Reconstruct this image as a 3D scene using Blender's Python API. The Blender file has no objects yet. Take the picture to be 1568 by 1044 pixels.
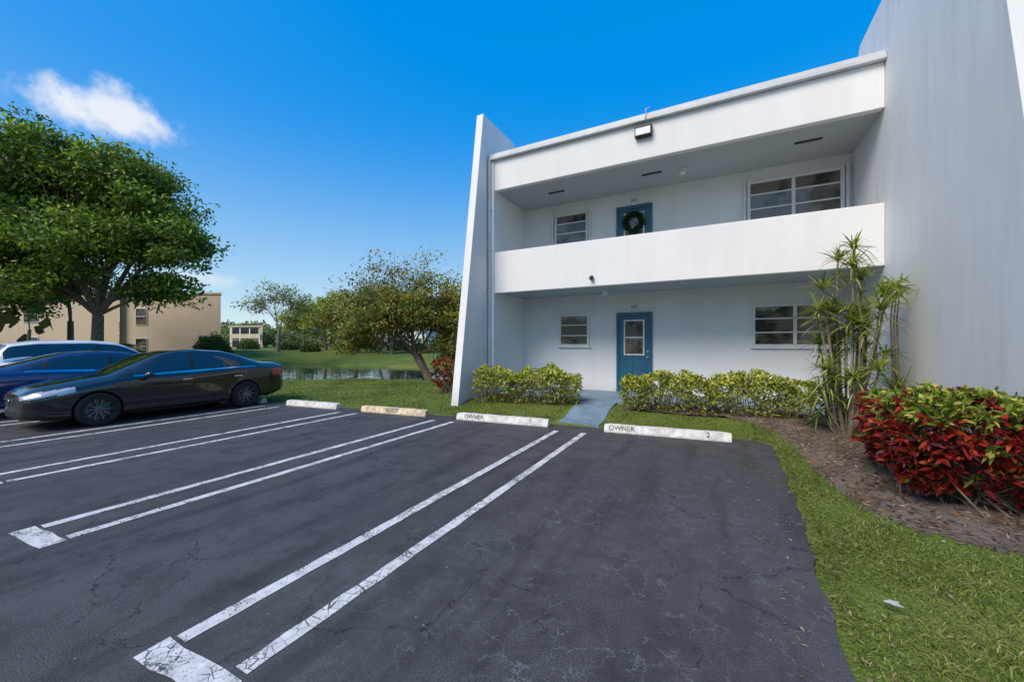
import bpy, bmesh, math, numpy as np
from mathutils import Matrix, Vector
rng = np.random.default_rng(7)
sc = bpy.context.scene
COL = sc.collection
R2 = math.radians
YAW = 27.9
RV = np.array([math.cos(R2(YAW)), math.sin(R2(YAW)), 0.0])
FV = np.array([-math.sin(R2(YAW)), math.cos(R2(YAW)), 0.0])

# ---------------------------------------------------------------- materials
class NT:
    def __init__(s, tree): s.t = tree
    def n(s, typ, ins=None, **props):
        nd = s.t.nodes.new(typ)
        for k, v in props.items(): setattr(nd, k, v)
        if ins:
            for k, v in ins.items():
                sock = nd.inputs[k]
                if isinstance(v, bpy.types.NodeSocket): s.t.links.new(v, sock)
                else: sock.default_value = v
        return nd
    def l(s, a, b): s.t.links.new(a, b)
    def math(s, op, a, b=0.0, clamp=False):
        nd = s.n('ShaderNodeMath', {0: a, 1: b}, operation=op); nd.use_clamp = clamp
        return nd.outputs[0]
    def mix(s, f, a, b, blend='MIX'):
        nd = s.t.nodes.new('ShaderNodeMix'); nd.data_type = 'RGBA'; nd.blend_type = blend
        for i, v in ((0, f), (6, a), (7, b)):
            if isinstance(v, bpy.types.NodeSocket): s.t.links.new(v, nd.inputs[i])
            else: nd.inputs[i].default_value = v if i == 0 else (*v[:3], 1)
        return nd.outputs[2]
    def noise(s, vec, scale, detail=4, rough=.55, dist=0):
        return s.n('ShaderNodeTexNoise', {'Vector': vec, 'Scale': scale, 'Detail': detail, 'Roughness': rough, 'Distortion': dist}).outputs[0]
    def ss(s, x, a, b):
        nd = s.n('ShaderNodeMapRange', {0: x, 1: a, 2: b, 3: 0.0, 4: 1.0}, interpolation_type='SMOOTHSTEP')
        return nd.outputs[0]

def newmat(name):
    m = bpy.data.materials.new(name); m.use_nodes = True
    m.node_tree.nodes.clear()
    t = NT(m.node_tree)
    out = t.n('ShaderNodeOutputMaterial')
    return m, t, out
def simple(name, col, rough=.5, metal=0, coat=0, bump=0, bscale=80, var=.08, vscale=3, spec=.5):
    m, t, out = newmat(name)
    tc = t.n('ShaderNodeTexCoord').outputs['Object']
    nz = t.noise(tc, vscale, 3)
    f = t.ss(nz, .3, .7)
    c = t.mix(f, tuple(x*(1-var) for x in col), tuple(min(1, x*(1+var)) for x in col))
    p = t.n('ShaderNodeBsdfPrincipled', {'Base Color': c, 'Roughness': rough, 'Metallic': metal, 'Coat Weight': coat, 'Coat Roughness': .04, 'Specular IOR Level': spec})
    if bump:
        nb = t.noise(tc, bscale, 3)
        b = t.n('ShaderNodeBump', {'Height': nb, 'Strength': bump, 'Distance': .01})
        t.l(b.outputs[0], p.inputs['Normal'])
    t.l(p.outputs[0], out.inputs[0])
    return m

def stucco(name, col, grime=.12):
    m, t, out = newmat(name)
    tc = t.n('ShaderNodeTexCoord').outputs['Object']
    mp = t.n('ShaderNodeMapping', {'Vector': tc, 'Scale': (1.6, 1.6, .22)}).outputs[0]
    g = t.ss(t.noise(mp, 1.6, 6, .65), .42, .72)
    g2 = t.ss(t.noise(tc, .7, 4, .6), .3, .7)
    c = t.mix(t.math('MULTIPLY', g, grime), col, (.40, .41, .40))
    c = t.mix(t.math('MULTIPLY', g2, .6), c, tuple(x*.91 for x in col))
    sep = t.n('ShaderNodeSeparateXYZ', {0: tc}).outputs[2]
    low = t.math('MULTIPLY', t.math('SUBTRACT', 1.0, t.ss(sep, .1, .6)), t.math('MULTIPLY', t.noise(tc, 3, 5), .5))
    c = t.mix(low, c, (.30, .28, .24))
    p = t.n('ShaderNodeBsdfPrincipled', {'Base Color': c, 'Roughness': .8, 'Specular IOR Level': .25})
    nb = t.math('ADD', t.noise(tc, 90, 1), t.math('MULTIPLY', t.noise(tc, 5, 2), .6))
    b = t.n('ShaderNodeBump', {'Height': nb, 'Strength': .35, 'Distance': .012})
    t.l(b.outputs[0], p.inputs['Normal']); t.l(p.outputs[0], out.inputs[0])
    return m

def leafmat(name, trans=.35, rough=.5):
    m, t, out = newmat(name)
    a = t.n('ShaderNodeAttribute', attribute_name='Col').outputs['Color']
    p = t.n('ShaderNodeBsdfPrincipled', {'Base Color': a, 'Roughness': rough, 'Specular IOR Level': .35})
    tr = t.n('ShaderNodeBsdfTranslucent', {'Color': t.mix(1.0, a, (1.0, 1.0, .5), 'MULTIPLY')})
    mx = t.n('ShaderNodeMixShader', {0: trans, 1: p.outputs[0], 2: tr.outputs[0]})
    t.l(mx.outputs[0], out.inputs[0])
    return m

M = {}
M['white'] = stucco('white_stucco', (.85, .845, .83), .14)
M['wallblue'] = stucco('pale_wall_stucco', (.84, .85, .85), .10)
M['finwall'] = stucco('fin_stucco', (.77, .785, .79), .26)
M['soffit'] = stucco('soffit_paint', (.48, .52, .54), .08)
M['trim'] = simple('metal_trim', (.58, .60, .60), .4)
M['frame'] = simple('white_frame', (.76, .76, .76), .35)
M['dark'] = simple('dark_plastic', (.02, .02, .02), .5)
M['bluedoor'] = simple('blue_door_paint', (.022, .125, .21), .35, bump=.05)
M['floorblue'] = simple('blue_grey_floor_paint', (.17, .25, .31), .6, bump=.3, bscale=60, var=.18)
M['beige'] = stucco('beige_stucco', (.74, .59, .42), .15)
M['bark'] = simple('bark', (.17, .125, .085), .9, bump=1.0, bscale=14, var=.35, vscale=6)
M['barkp'] = simple('pale_bark', (.27, .22, .165), .9, bump=.8, bscale=18, var=.3, vscale=6)
M['leaf'] = leafmat('foliage')
M['grassb'] = leafmat('grass_blades', .3, .6)
M['chrome'] = simple('chrome', (.7, .7, .7), .12, 1)
M['alu'] = simple('wheel_alloy', (.16, .16, .165), .35, .8)
M['rubber'] = simple('tyre_rubber', (.018, .018, .018), .85, bump=.2)
M['lamp'] = simple('headlamp_lens', (.45, .48, .5), .08, .3, 1)
M['tail'] = simple('tail_lamp', (.42, .01, .01), .12, 0, 1)
M['carglass'] = simple('car_glass', (.012, .016, .018), .04, 0, 1, spec=.8)
M['black_text'] = simple('stencil_paint', (.03, .03, .03), .8)
M['stop'] = simple('wheel_stop_paint', (.68, .66, .61), .8, bump=.6, bscale=40, var=.20, vscale=9)
M['stopy'] = simple('wheel_stop_yellowed_paint', (.66, .52, .35), .8, bump=.6, bscale=40, var=.3, vscale=9)
M['roof'] = simple('roof_membrane', (.45, .45, .44), .8)

def glass_blinds():
    m, t, out = newmat('window_glass_with_blinds')
    tc = t.n('ShaderNodeTexCoord').outputs['Object']
    z = t.n('ShaderNodeSeparateXYZ', {0: tc}).outputs[2]
    w = t.math('FRACT', t.math('MULTIPLY', z, 19.0))
    f = t.ss(w, .1, .6)
    nz = t.ss(t.noise(tc, 1.3, 4), .46, .60)
    c = t.mix(f, (.06, .053, .045), (.23, .20, .16))
    c = t.mix(nz, c, (.03, .03, .03))
    p = t.n('ShaderNodeBsdfPrincipled', {'Base Color': c, 'Roughness': .05, 'Specular IOR Level': .8})
    b = t.n('ShaderNodeBump', {'Height': t.noise(tc, 2.5, 1), 'Strength': .10, 'Distance': .05})
    t.l(b.outputs[0], p.inputs['Normal'])
    t.l(p.outputs[0], out.inputs[0]); return m
M['glass'] = glass_blinds()

def asphalt_nodes(t):
    tc = t.n('ShaderNodeTexCoord').outputs['Object']
    grain = t.noise(tc, 110, 2, .8)
    big = t.noise(tc, .45, 5, .6)
    mid = t.noise(tc, 3.0, 6, .72)
    c = t.mix(t.ss(grain, .32, .70), (.020, .020, .021), (.120, .119, .119))
    c = t.mix(t.math('MULTIPLY', t.ss(big, .35, .62), .6), c, (.090, .089, .088))
    c = t.mix(t.math('MULTIPLY', t.ss(mid, .42, .70), .62), c, (.026, .026, .027))
    mp = t.n('ShaderNodeMapping', {'Vector': tc, 'Scale': (2.2, .25, 1)}).outputs[0]
    c = t.mix(t.math('MULTIPLY', t.ss(t.noise(mp, 1.5, 4), .46, .68), .5), c, (.024, .024, .025))
    nc = t.n('ShaderNodeTexNoise', {'Vector': tc, 'Scale': 4.5, 'Detail': 4, 'Roughness': .7}).outputs[1]
    dvo = t.n('ShaderNodeVectorMath', {0: tc, 1: t.n('ShaderNodeVectorMath', {0: nc, 3: .26}, operation='SCALE').outputs[0]}, operation='ADD').outputs[0]
    v1 = t.n('ShaderNodeTexVoronoi', {'Vector': dvo, 'Scale': 6.0}, feature='DISTANCE_TO_EDGE').outputs['Distance']
    cr = t.math('SUBTRACT', 1.0, t.ss(v1, .004, .030))
    sp = t.n('ShaderNodeVectorMath', {0: tc, 1: (-.45, 2.6, 0)}, operation='DISTANCE').outputs['Value']
    msk = t.math('MULTIPLY', t.math('SUBTRACT', 1.0, t.ss(sp, .9, 3.4)), t.math('MULTIPLY', t.ss(t.noise(tc, 1.9, 3), .40, .56), t.ss(t.noise(tc, 10, 2), .36, .56)))
    c = t.mix(t.math('MULTIPLY', t.math('MULTIPLY', cr, msk), .62), c, (.18, .185, .19))
    sp2 = t.n('ShaderNodeVectorMath', {0: tc, 1: (.35, 4.6, 0)}, operation='DISTANCE').outputs['Value']
    st = t.math('MULTIPLY', t.math('SUBTRACT', 1.0, t.ss(sp2, .4, 2.6)), t.ss(mid, .55, .64))
    c = t.mix(t.math('MULTIPLY', st, .38), c, (.18, .18, .18))
    v2 = t.n('ShaderNodeTexVoronoi', {'Vector': dvo, 'Scale': 1.0}, feature='DISTANCE_TO_EDGE').outputs['Distance']
    dk = t.math('MULTIPLY', t.math('SUBTRACT', 1.0, t.ss(v2, .001, .006)), t.ss(big, .44, .52))
    c = t.mix(t.math('MULTIPLY', dk, .8), c, (.009, .009, .010))
    sk = t.ss(t.noise(tc, 26, 1), .78, .81)
    c = t.mix(sk, c, (.28, .27, .25))
    return tc, c, grain
m, t, out = newmat('asphalt')
tc, c, h = asphalt_nodes(t)
p = t.n('ShaderNodeBsdfPrincipled', {'Base Color': c, 'Roughness': .72, 'Specular IOR Level': .35})
b = t.n('ShaderNodeBump', {'Height': h, 'Strength': .8, 'Distance': .007}); t.l(b.outputs[0], p.inputs['Normal'])
t.l(p.outputs[0], out.inputs[0]); M['asphalt'] = m
m, t, out = newmat('worn_white_road_paint')
tc, c, h = asphalt_nodes(t)
w = t.math('ADD', t.math('MULTIPLY', t.noise(tc, 55, 3, .75), .6), t.math('MULTIPLY', t.noise(tc, 5, 4, .6), .5))
wear = t.ss(w, .575, .66)
v = t.n('ShaderNodeTexVoronoi', {'Vector': tc, 'Scale': 14.0}, feature='DISTANCE_TO_EDGE').outputs['Distance']
wear = t.math('MAXIMUM', wear, t.math('MULTIPLY', t.math('SUBTRACT', 1.0, t.ss(v, .01, .05)), t.ss(t.noise(tc, 2, 3), .45, .6)))
pc = t.mix(t.ss(t.noise(tc, 12, 4), .3, .7), (.72, .71, .69), (.52, .515, .50))
cc = t.mix(wear, pc, c)
p = t.n('ShaderNodeBsdfPrincipled', {'Base Color': cc, 'Roughness': .75})
b = t.n('ShaderNodeBump', {'Height': h, 'Strength': .4, 'Distance': .006}); t.l(b.outputs[0], p.inputs['Normal'])
t.l(p.outputs[0], out.inputs[0]); M['paint'] = m

m, t, out = newmat('lawn')
tc = t.n('ShaderNodeTexCoord').outputs['Object']
c = t.mix(t.ss(t.noise(tc, .35, 5, .6), .35, .68), (.115, .172, .026), (.185, .228, .044))
c = t.mix(t.math('MULTIPLY', t.ss(t.noise(tc, 14, 4, .7), .4, .75), .7), c, (.06, .095, .018))
c = t.mix(t.math('MULTIPLY', t.ss(t.noise(tc, 1.1, 4, .7), .52, .72), .6), c, (.26, .23, .10))
p = t.n('ShaderNodeBsdfPrincipled', {'Base Color': c, 'Roughness': .9, 'Specular IOR Level': .15})
b = t.n('ShaderNodeBump', {'Height': t.noise(tc, 40, 2, .7), 'Strength': .8, 'Distance': .05}); t.l(b.outputs[0], p.inputs['Normal'])
t.l(p.outputs[0], out.inputs[0]); M['lawn'] = m

m, t, out = newmat('mulch_soil')
tc = t.n('ShaderNodeTexCoord').outputs['Object']
c = t.mix(t.ss(t.noise(tc, 18, 6, .75), .32, .66), (.055, .039, .028), (.26, .20, .15))
c = t.mix(t.math('MULTIPLY', t.ss(t.noise(tc, 2.2, 4), .42, .6), .6), c, (.27, .225, .18))
p = t.n('ShaderNodeBsdfPrincipled', {'Base Color': c, 'Roughness': .95, 'Specular IOR Level': .1})
b = t.n('ShaderNodeBump', {'Height': t.noise(tc, 35, 4, .75), 'Strength': 1.0, 'Distance': .04}); t.l(b.outputs[0], p.inputs['Normal'])
t.l(p.outputs[0], out.inputs[0]); M['mulch'] = m

m, t, out = newmat('lake_water')
tc = t.n('ShaderNodeTexCoord').outputs['Object']
p = t.n('ShaderNodeBsdfPrincipled', {'Base Color': (.035, .04, .03, 1), 'Roughness': .03, 'IOR': 1.33, 'Specular IOR Level': .8})
b = t.n('ShaderNodeBump', {'Height': t.noise(tc, 1.6, 2), 'Strength': .10, 'Distance': .10}); t.l(b.outputs[0], p.inputs['Normal'])
t.l(p.outputs[0], out.inputs[0]); M['water'] = m

# ---------------------------------------------------------------- mesh helpers
def link(ob, parent=None):
    COL.objects.link(ob)
    if parent is not None:
        ob.parent = parent
        ob.matrix_parent_inverse = Matrix.Translation(parent.location).inverted()
    return ob
def empty(name, loc=(0, 0, 0)):
    e = bpy.data.objects.new(name, None); e.location = loc; e.empty_display_size = .3
    COL.objects.link(e); return e
def mesh(name, verts, faces, mats, parent=None, smooth=False, matidx=None):
    me = bpy.data.meshes.new(name); me.from_pydata([tuple(map(float, v)) for v in verts], [], [tuple(f) for f in faces]); me.update()
    for mm in (mats if isinstance(mats, list) else [mats]): me.materials.append(mm)
    if matidx is not None: me.polygons.foreach_set('material_index', np.array(matidx, dtype=np.int32))
    if smooth: me.polygons.foreach_set('use_smooth', np.ones(len(me.polygons), dtype=bool))
    return link(bpy.data.objects.new(name, me), parent)
def npmesh(name, V, F, mat, parent=None, col=None, smooth=False):
    me = bpy.data.meshes.new(name)
    k = F.shape[1]
    me.vertices.add(len(V)); me.vertices.foreach_set('co', V.astype(np.float32).ravel())
    me.loops.add(F.size); me.loops.foreach_set('vertex_index', F.astype(np.int32).ravel())
    me.polygons.add(len(F)); me.polygons.foreach_set('loop_start', np.arange(0, F.size, k, dtype=np.int32))
    me.update(calc_edges=True); me.validate()
    if col is not None:
        a = me.color_attributes.new('Col', 'FLOAT_COLOR', 'POINT')
        a.data.foreach_set('color', np.c_[col, np.ones(len(col))].astype(np.float32).ravel())
    me.materials.append(mat)
    if smooth: me.polygons.foreach_set('use_smooth', np.ones(len(F), dtype=bool))
    return link(bpy.data.objects.new(name, me), parent)
def box(name, x0, x1, y0, y1, z0, z1, mat, parent=None, bev=0.0):
    v = [(x, y, z) for x in (x0, x1) for y in (y0, y1) for z in (z0, z1)]
    f = [(0, 1, 3, 2), (4, 6, 7, 5), (0, 4, 5, 1), (2, 3, 7, 6), (0, 2, 6, 4), (1, 5, 7, 3)]
    o = mesh(name, v, f, mat, parent)
    if bev:
        bm = o.modifiers.new('b', 'BEVEL'); bm.width = bev; bm.segments = 2
    return o
def prism_x(name, prof, x0, x1, mat, parent=None, bev=0.0):
    n = len(prof)
    v = [(x0, y, z) for y, z in prof] + [(x1, y, z) for y, z in prof]
    f = [tuple(range(n))[::-1], tuple(range(n, 2*n))] + [(i, (i+1) % n, n+(i+1) % n, n+i) for i in range(n)]
    o = mesh(name, v, f, mat, parent)
    if bev:
        bm = o.modifiers.new('b', 'BEVEL'); bm.width = bev; bm.segments = 2
    return o
def norm(a): return a/np.maximum(np.linalg.norm(a, axis=-1, keepdims=True), 1e-9)
def tube(pts, rad, sides=7):
    pts = np.array(pts, float); n = len(pts); rad = np.broadcast_to(np.array(rad, float), (n,))
    tan = norm(np.gradient(pts, axis=0)); ref = np.array([.31, .17, .93])
    if abs(tan[0] @ norm(ref)) > .95: ref = np.array([1., 0, 0])
    a = norm(np.cross(tan, ref)); b = np.cross(tan, a)
    th = np.linspace(0, 2*np.pi, sides, endpoint=False)
    V = pts[:, None] + rad[:, None, None]*(a[:, None]*np.cos(th)[None, :, None]+b[:, None]*np.sin(th)[None, :, None])
    V = V.reshape(-1, 3)
    i = np.arange(n-1)[:, None]*sides; j = np.arange(sides)[None]; j2 = (j+1) % sides
    F = np.stack([i+j, i+j2, i+sides+j2, i+sides+j], -1).reshape(-1, 4)
    return V, F
def joinparts(parts):
    Vs, Fs, o = [], [], 0
    for V, F in parts:
        Vs.append(V); Fs.append(F+o); o += len(V)
    return np.concatenate(Vs), np.concatenate(Fs)
def rdir(n, up=0.0):
    d = rng.normal(size=(n, 3)); d[:, 2] += up; return norm(d)
def blades(base, d, L, W, droop=0.0, nseg=2, prof=(.35, 1, .05), side=None):
    N = len(base); L = np.broadcast_to(L, (N,))[:, None]; W = np.broadcast_to(W, (N,))[:, None]; droop = np.broadcast_to(droop, (N,))[:, None]
    if side is None: side = norm(np.cross(d, rng.normal(size=(N, 3))))
    rows = []
    for k in range(nseg+1):
        s = k/nseg
        p = base + d*L*s; p = p.copy(); p[:, 2] -= (droop*L*s*s)[:, 0]
        w = W*prof[k]*.5
        rows += [p-side*w, p+side*w]
    V = np.stack(rows, 1)
    m = 2*(nseg+1)
    F = []
    for k in range(nseg):
        F.append(np.stack([np.arange(N)*m+2*k, np.arange(N)*m+2*k+1, np.arange(N)*m+2*k+3, np.arange(N)*m+2*k+2], -1))
    return V.reshape(-1, 3), np.concatenate(F), m
def mixcol(N, palette, w=None, jit=.25):
    pal = np.array(palette); i = rng.choice(len(pal), N, p=w)
    return pal[i]*(1+rng.uniform(-jit, jit, (N, 1)))
def textmesh(name, body, size, loc, rot, mat, parent, ext=.002):
    cu = bpy.data.curves.new(name+'_c', 'FONT'); cu.body = body; cu.size = size; cu.extrude = ext; cu.align_x = 'CENTER'; cu.align_y = 'CENTER'
    o = bpy.data.objects.new('tmp', cu); COL.objects.link(o)
    dg = bpy.context.evaluated_depsgraph_get()
    me = bpy.data.meshes.new_from_object(o.evaluated_get(dg)); bpy.data.objects.remove(o)
    me.name = name; me.materials.clear(); me.materials.append(mat)
    ob = bpy.data.objects.new(name, me); ob.location = loc; ob.rotation_euler = rot
    return link(ob, parent)

# ---------------------------------------------------------------- terrain functions
def sstep(a, b, x):
    t = np.clip((x-a)/(b-a), 0, 1); return t*t*(3-2*t)
XE_Y = [-60, 1.5, 2.4, 2.8, 3.47, 4.46, 5.97, 7.0, 9]
XE_X = [.50, .56, .58, .59, .62, .70, .74, .76, .76]
def xe(y): return np.interp(y, XE_Y, XE_X)
def ye(x): return 7.54+.103*np.maximum(x, -12)
def asd(x, y):
    a = x-xe(y); b = y-ye(x); r = .35
    return np.where((a > -r) & (b > -r), np.hypot(np.maximum(a+r, 0), np.maximum(b+r, 0))-r, np.maximum(a, b))
LK = np.array([(-33, 21.5), (-27, 17.6), (-20, 15.8), (-13.5, 18.2), (-4, 22.5), (20, 30)], float); LR = [.6, 2.4, 4.9, 4.5, 4.8, 6]
def lakeD(x, y):
    best = np.full(np.shape(x), 1e9)
    for i in range(len(LK)-1):
        a, b = LK[i], LK[i+1]; ab = b-a
        t = np.clip(((x-a[0])*ab[0]+(y-a[1])*ab[1])/(ab@ab), 0, 1)
        d = np.hypot(x-a[0]-t*ab[0], y-a[1]-t*ab[1])-(LR[i]+(LR[i+1]-LR[i])*t)
        best = np.minimum(best, d)
    return best+.35*np.sin(x*.9+.6*y)+.2*np.sin(x*2.1-y)
def terr(x, y):
    x = np.asarray(x, float); y = np.asarray(y, float)
    s = asd(x, y)
    z = -.03+.055*sstep(-.01, .10, s)
    z = z + .15*sstep(7.7, 8.7, y)*sstep(-8, -6, x)*sstep(0, .2, s)
    z = z + .08*sstep(.1, 1.1, x-xe(y))*sstep(8.7, 7.7, y)*(x > 0)
    z = z + (.05*sstep(.3, 3, s)+.015*np.sin(x*1.7)*np.sin(y*1.3)*sstep(.3, 2, s))*(1-sstep(-8, -6, x))
    ld = lakeD(x, y)
    k = sstep(1.2, -.8, ld)
    z = z*(1-k) + (-.85)*k
    return z+.75*sstep(19, 36, y-.25*(x+20))*sstep(0, 4, ld)*(x < -5)
def axis(parts):
    out = []
    for a, b, st in parts: out += list(np.arange(a, b, st))
    return np.array(out+[parts[-1][1]])
gx = axis([(-900, -100, 100), (-100, -36, 4), (-36, -14, .35), (-14, 3.2, .11), (3.2, 20, 1.2), (20, 100, 10), (100, 900, 100)])
gy = axis([(-300, -20, 40), (-20, 0, 2), (0, 12, .11), (12, 30, .3), (30, 80, 5), (80, 200, 20), (200, 1200, 100)])
X, Y = np.meshgrid(gx, gy, indexing='ij'); Z = terr(X, Y)
V = np.stack([X, Y, Z], -1).reshape(-1, 3); ny = len(gy)
i, j = np.meshgrid(np.arange(len(gx)-1), np.arange(ny-1), indexing='ij'); q = (i*ny+j).ravel()
npmesh('ground', V, np.stack([q, q+ny, q+ny+1, q+1], -1), M['lawn'], smooth=True)

pts = []
for y in np.arange(-40, 7.1, .15): pts.append((xe(y)+.015*math.sin(y*9)+rng.normal()*.006, y))
cx, cy = xe(7.3)-.35, ye(.4)-.35
for a in np.linspace(0, 90, 8): pts.append((cx+.35*math.cos(R2(a)), cy+.35*math.sin(R2(a))))
for x in np.arange(.2, -13, -.2): pts.append((x, ye(x)+.012*math.sin(x*7)+rng.normal()*.006))
pts += [(-90, ye(-13)), (-90, -40)]
mesh('asphalt_parking_lot', [(a, b, 0) for a, b in pts], [tuple(range(len(pts)))], M['asphalt'])
LV, LF = [], []
def quadline(p, q, w, z=.004):
    p = np.array(p, float); q = np.array(q, float); d = (q-p)/np.linalg.norm(q-p); n = np.array([-d[1], d[0]])*w/2
    k = int(max(2, np.linalg.norm(q-p)/.12)); o = len(LV)
    for s in np.linspace(0, 1, k):
        c = p+(q-p)*s; j1, j2 = 1+rng.normal()*.07, 1+rng.normal()*.07
        LV.append((*(c+n*j1), z)); LV.append((*(c-n*j2), z))
    for s in range(k-1): LF.append((o+2*s, o+2*s+1, o+2*s+3, o+2*s+2))
for (xl, xr, y0) in [(-2.57, -2.06, .92), (-5.23, -4.76, .98), (-7.80, -7.32, 1.1), (-10.35, -9.85, 1.2), (-12.95, -12.45, 1.2), (-15.5, -15.0, 1.2), (-18.1, -17.6, 1.2)]:
    quadline((xl, y0+.10), (xl-.06, ye(xl)-.55), .10)
    quadline((xr, y0+.14), (xr-.06, ye(xr)-.55), .10)
    quadline((xl-.07, y0), (xr+.07, y0+.04), .15)
mesh('parking_line_markings', LV, LF, M['paint'])

def wheel_stop(x0, x1, mat, txts):
    y0 = 7.24+.103*x0; y1 = 7.24+.103*x1; L = math.hypot(x1-x0, y1-y0); ang = math.atan2(y1-y0, x1-x0)
    e = empty('concrete_wheel_stop', ((x0+x1)/2, (y0+y1)/2, 0))
    prof = [(0, .0), (.0, .03), (.035, .135), (.15, .135), (.185, .03), (.185, 0)]
    n = len(prof); st = np.linspace(-L/2, L/2, 24); V = []
    for kx, s in enumerate(st):
        end = .92 if kx in (0, 23) else 1
        for (yy, zz) in prof: V.append((s, .09+(yy-.09)*end+rng.normal()*.0015, .001+zz*end+rng.normal()*.0018*(zz > 0.02)))
    F = [(a*n+i, a*n+(i+1) % n, (a+1)*n+(i+1) % n, (a+1)*n+i) for a in range(23) for i in range(n)]
    F += [tuple(range(n)), tuple(range(23*n, 24*n))[::-1]]
    o = mesh('concrete_bar', V, F, mat, None); o.parent = e
    e.rotation_euler = (0, 0, ang)
    for s, dx in txts:
        tm = textmesh('stencil_'+s.lower(), s, .12, (dx, .018-.004, .083), (R2(72), 0, 0), M['black_text'], None, .001); tm.parent = e
    return e
wheel_stop(-1.83, .21, M['stop'], [('OWNER', -.72), ('2', .68)])
wheel_stop(-4.91, -2.9, M['stop'], [('OWNER', -.6), ('1', .65)])
wheel_stop(-7.5, -5.70, M['stopy'], [('GUEST', 0)])
wheel_stop(-10.0, -8.28, M['stop'], [])
wheel_stop(-12.7, -10.95, M['stop'], [])

V, F = [], []
ys = np.linspace(7.38, 9.5, 30)
for y in ys:
    z = max(float(terr(-2.5, y))+.02, .012)+.03*sstep(8.6, 9.4, y)
    xs = [-2.86-.05*(y-7.4), -2.02-.05*(y-7.4)]
    V += [(xs[0], y, z-.08), (xs[0], y, z), (xs[1], y, z), (xs[1], y, z-.08)]
for k in range(29):
    for c in range(3): F.append((4*k+c, 4*k+c+1, 4*k+c+5, 4*k+c+4))
F.append((0, 3, 2, 1))
mesh('blue_painted_walkway', V, F, M['floorblue'])

bed = [(.45, 8.55), (.85, 8.1), (1.04, 7.4), (1.04, 6.82), (1.08, 5.9), (1.12, 5.28), (1.23, 4.69), (1.42, 4.34), (1.65, 4.16), (1.92, 4.10), (2.2, 4.0), (2.8, 3.85), (2.8, 9.6), (-1.9, 9.6), (-1.9, 8.55)]
BP = np.array(bed)
def inpoly(x, y, P):
    c = np.zeros(np.shape(x), bool); n = len(P)
    for i in range(n):
        x1, y1 = P[i]; x2, y2 = P[(i+1) % n]
        cond = ((y1 > y) != (y2 > y)) & (x < (x2-x1)*(y-y1)/((y2-y1) if y2 != y1 else 1e-9)+x1)
        c ^= cond
    return c
def edgedist(x, y, P):
    best = np.full(np.shape(x), 1e9)
    for i in range(len(P)-1):
        a, b = P[i], P[i+1]; ab = b-a; t = np.clip(((x-a[0])*ab[0]+(y-a[1])*ab[1])/max(ab@ab, 1e-9), 0, 1)
        best = np.minimum(best, np.hypot(x-a[0]-t*ab[0], y-a[1]-t*ab[1]))
    return best
bx = np.arange(-1.9, 2.75, .05); by = np.arange(3.8, 9.5, .05)
X, Y = np.meshgrid(bx, by, indexing='ij')
ed = sstep(.02, .35, edgedist(X, Y, BP))
Z = terr(X, Y)+.004+ed*(.03+.02*np.sin(X*9+Y*5)*np.sin(Y*11-X*3)+rng.normal(size=X.shape)*.006)
ny = len(by); i, j = np.meshgrid(np.arange(len(bx)-1), np.arange(ny-1), indexing='ij')
ok = inpoly(X[:-1, :-1]+.025+rng.normal(size=i.shape)*.02, Y[:-1, :-1]+.025+rng.normal(size=i.shape)*.02, BP)
q = (i*ny+j)[ok]
mulch = npmesh('mulch_bed', np.stack([X, Y, Z], -1).reshape(-1, 3), np.stack([q, q+ny, q+ny+1, q+1], -1), M['mulch'], smooth=True)
n = 9000
p = np.c_[rng.uniform(-1.9, 2.7, n), rng.uniform(3.9, 9.4, n)]; p = p[inpoly(p[:, 0]+rng.normal(size=n)*.06, p[:, 1]+rng.normal(size=n)*.06, BP)]
P3 = np.c_[p, terr(p[:, 0], p[:, 1])+.012+.035*sstep(.02, .35, edgedist(p[:, 0], p[:, 1], BP))]; d = rdir(len(P3)); d[:, 2] *= .25; d = norm(d)
V, F, mm = blades(P3, d, rng.uniform(.02, .08, len(P3)), rng.uniform(.008, .028, len(P3)), side=norm(np.cross(d, np.array([0, 0, 1.])+rng.normal(size=(len(P3), 3))*.3)))
cc = mixcol(len(P3), [(.27, .19, .12), (.09, .065, .045), (.42, .33, .23), (.18, .125, .08), (.33, .16, .07)])
npmesh('wood_chips', V, F, M['leaf'], mulch, np.repeat(cc, mm, 0))

X, Y = np.meshgrid(np.arange(-38, 24, .5), np.arange(9, 38, .5), indexing='ij')
ny = Y.shape[1]; i, j = np.meshgrid(np.arange(X.shape[0]-1), np.arange(ny-1), indexing='ij')
ok = lakeD(X[:-1, :-1]+.25, Y[:-1, :-1]+.25) < 1.6; q = (i*ny+j)[ok]
npmesh('lake_water', np.stack([X, Y, np.full(X.shape, -.12)], -1).reshape(-1, 3), np.stack([q, q+ny, q+ny+1, q+1], -1), M['water'])

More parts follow.
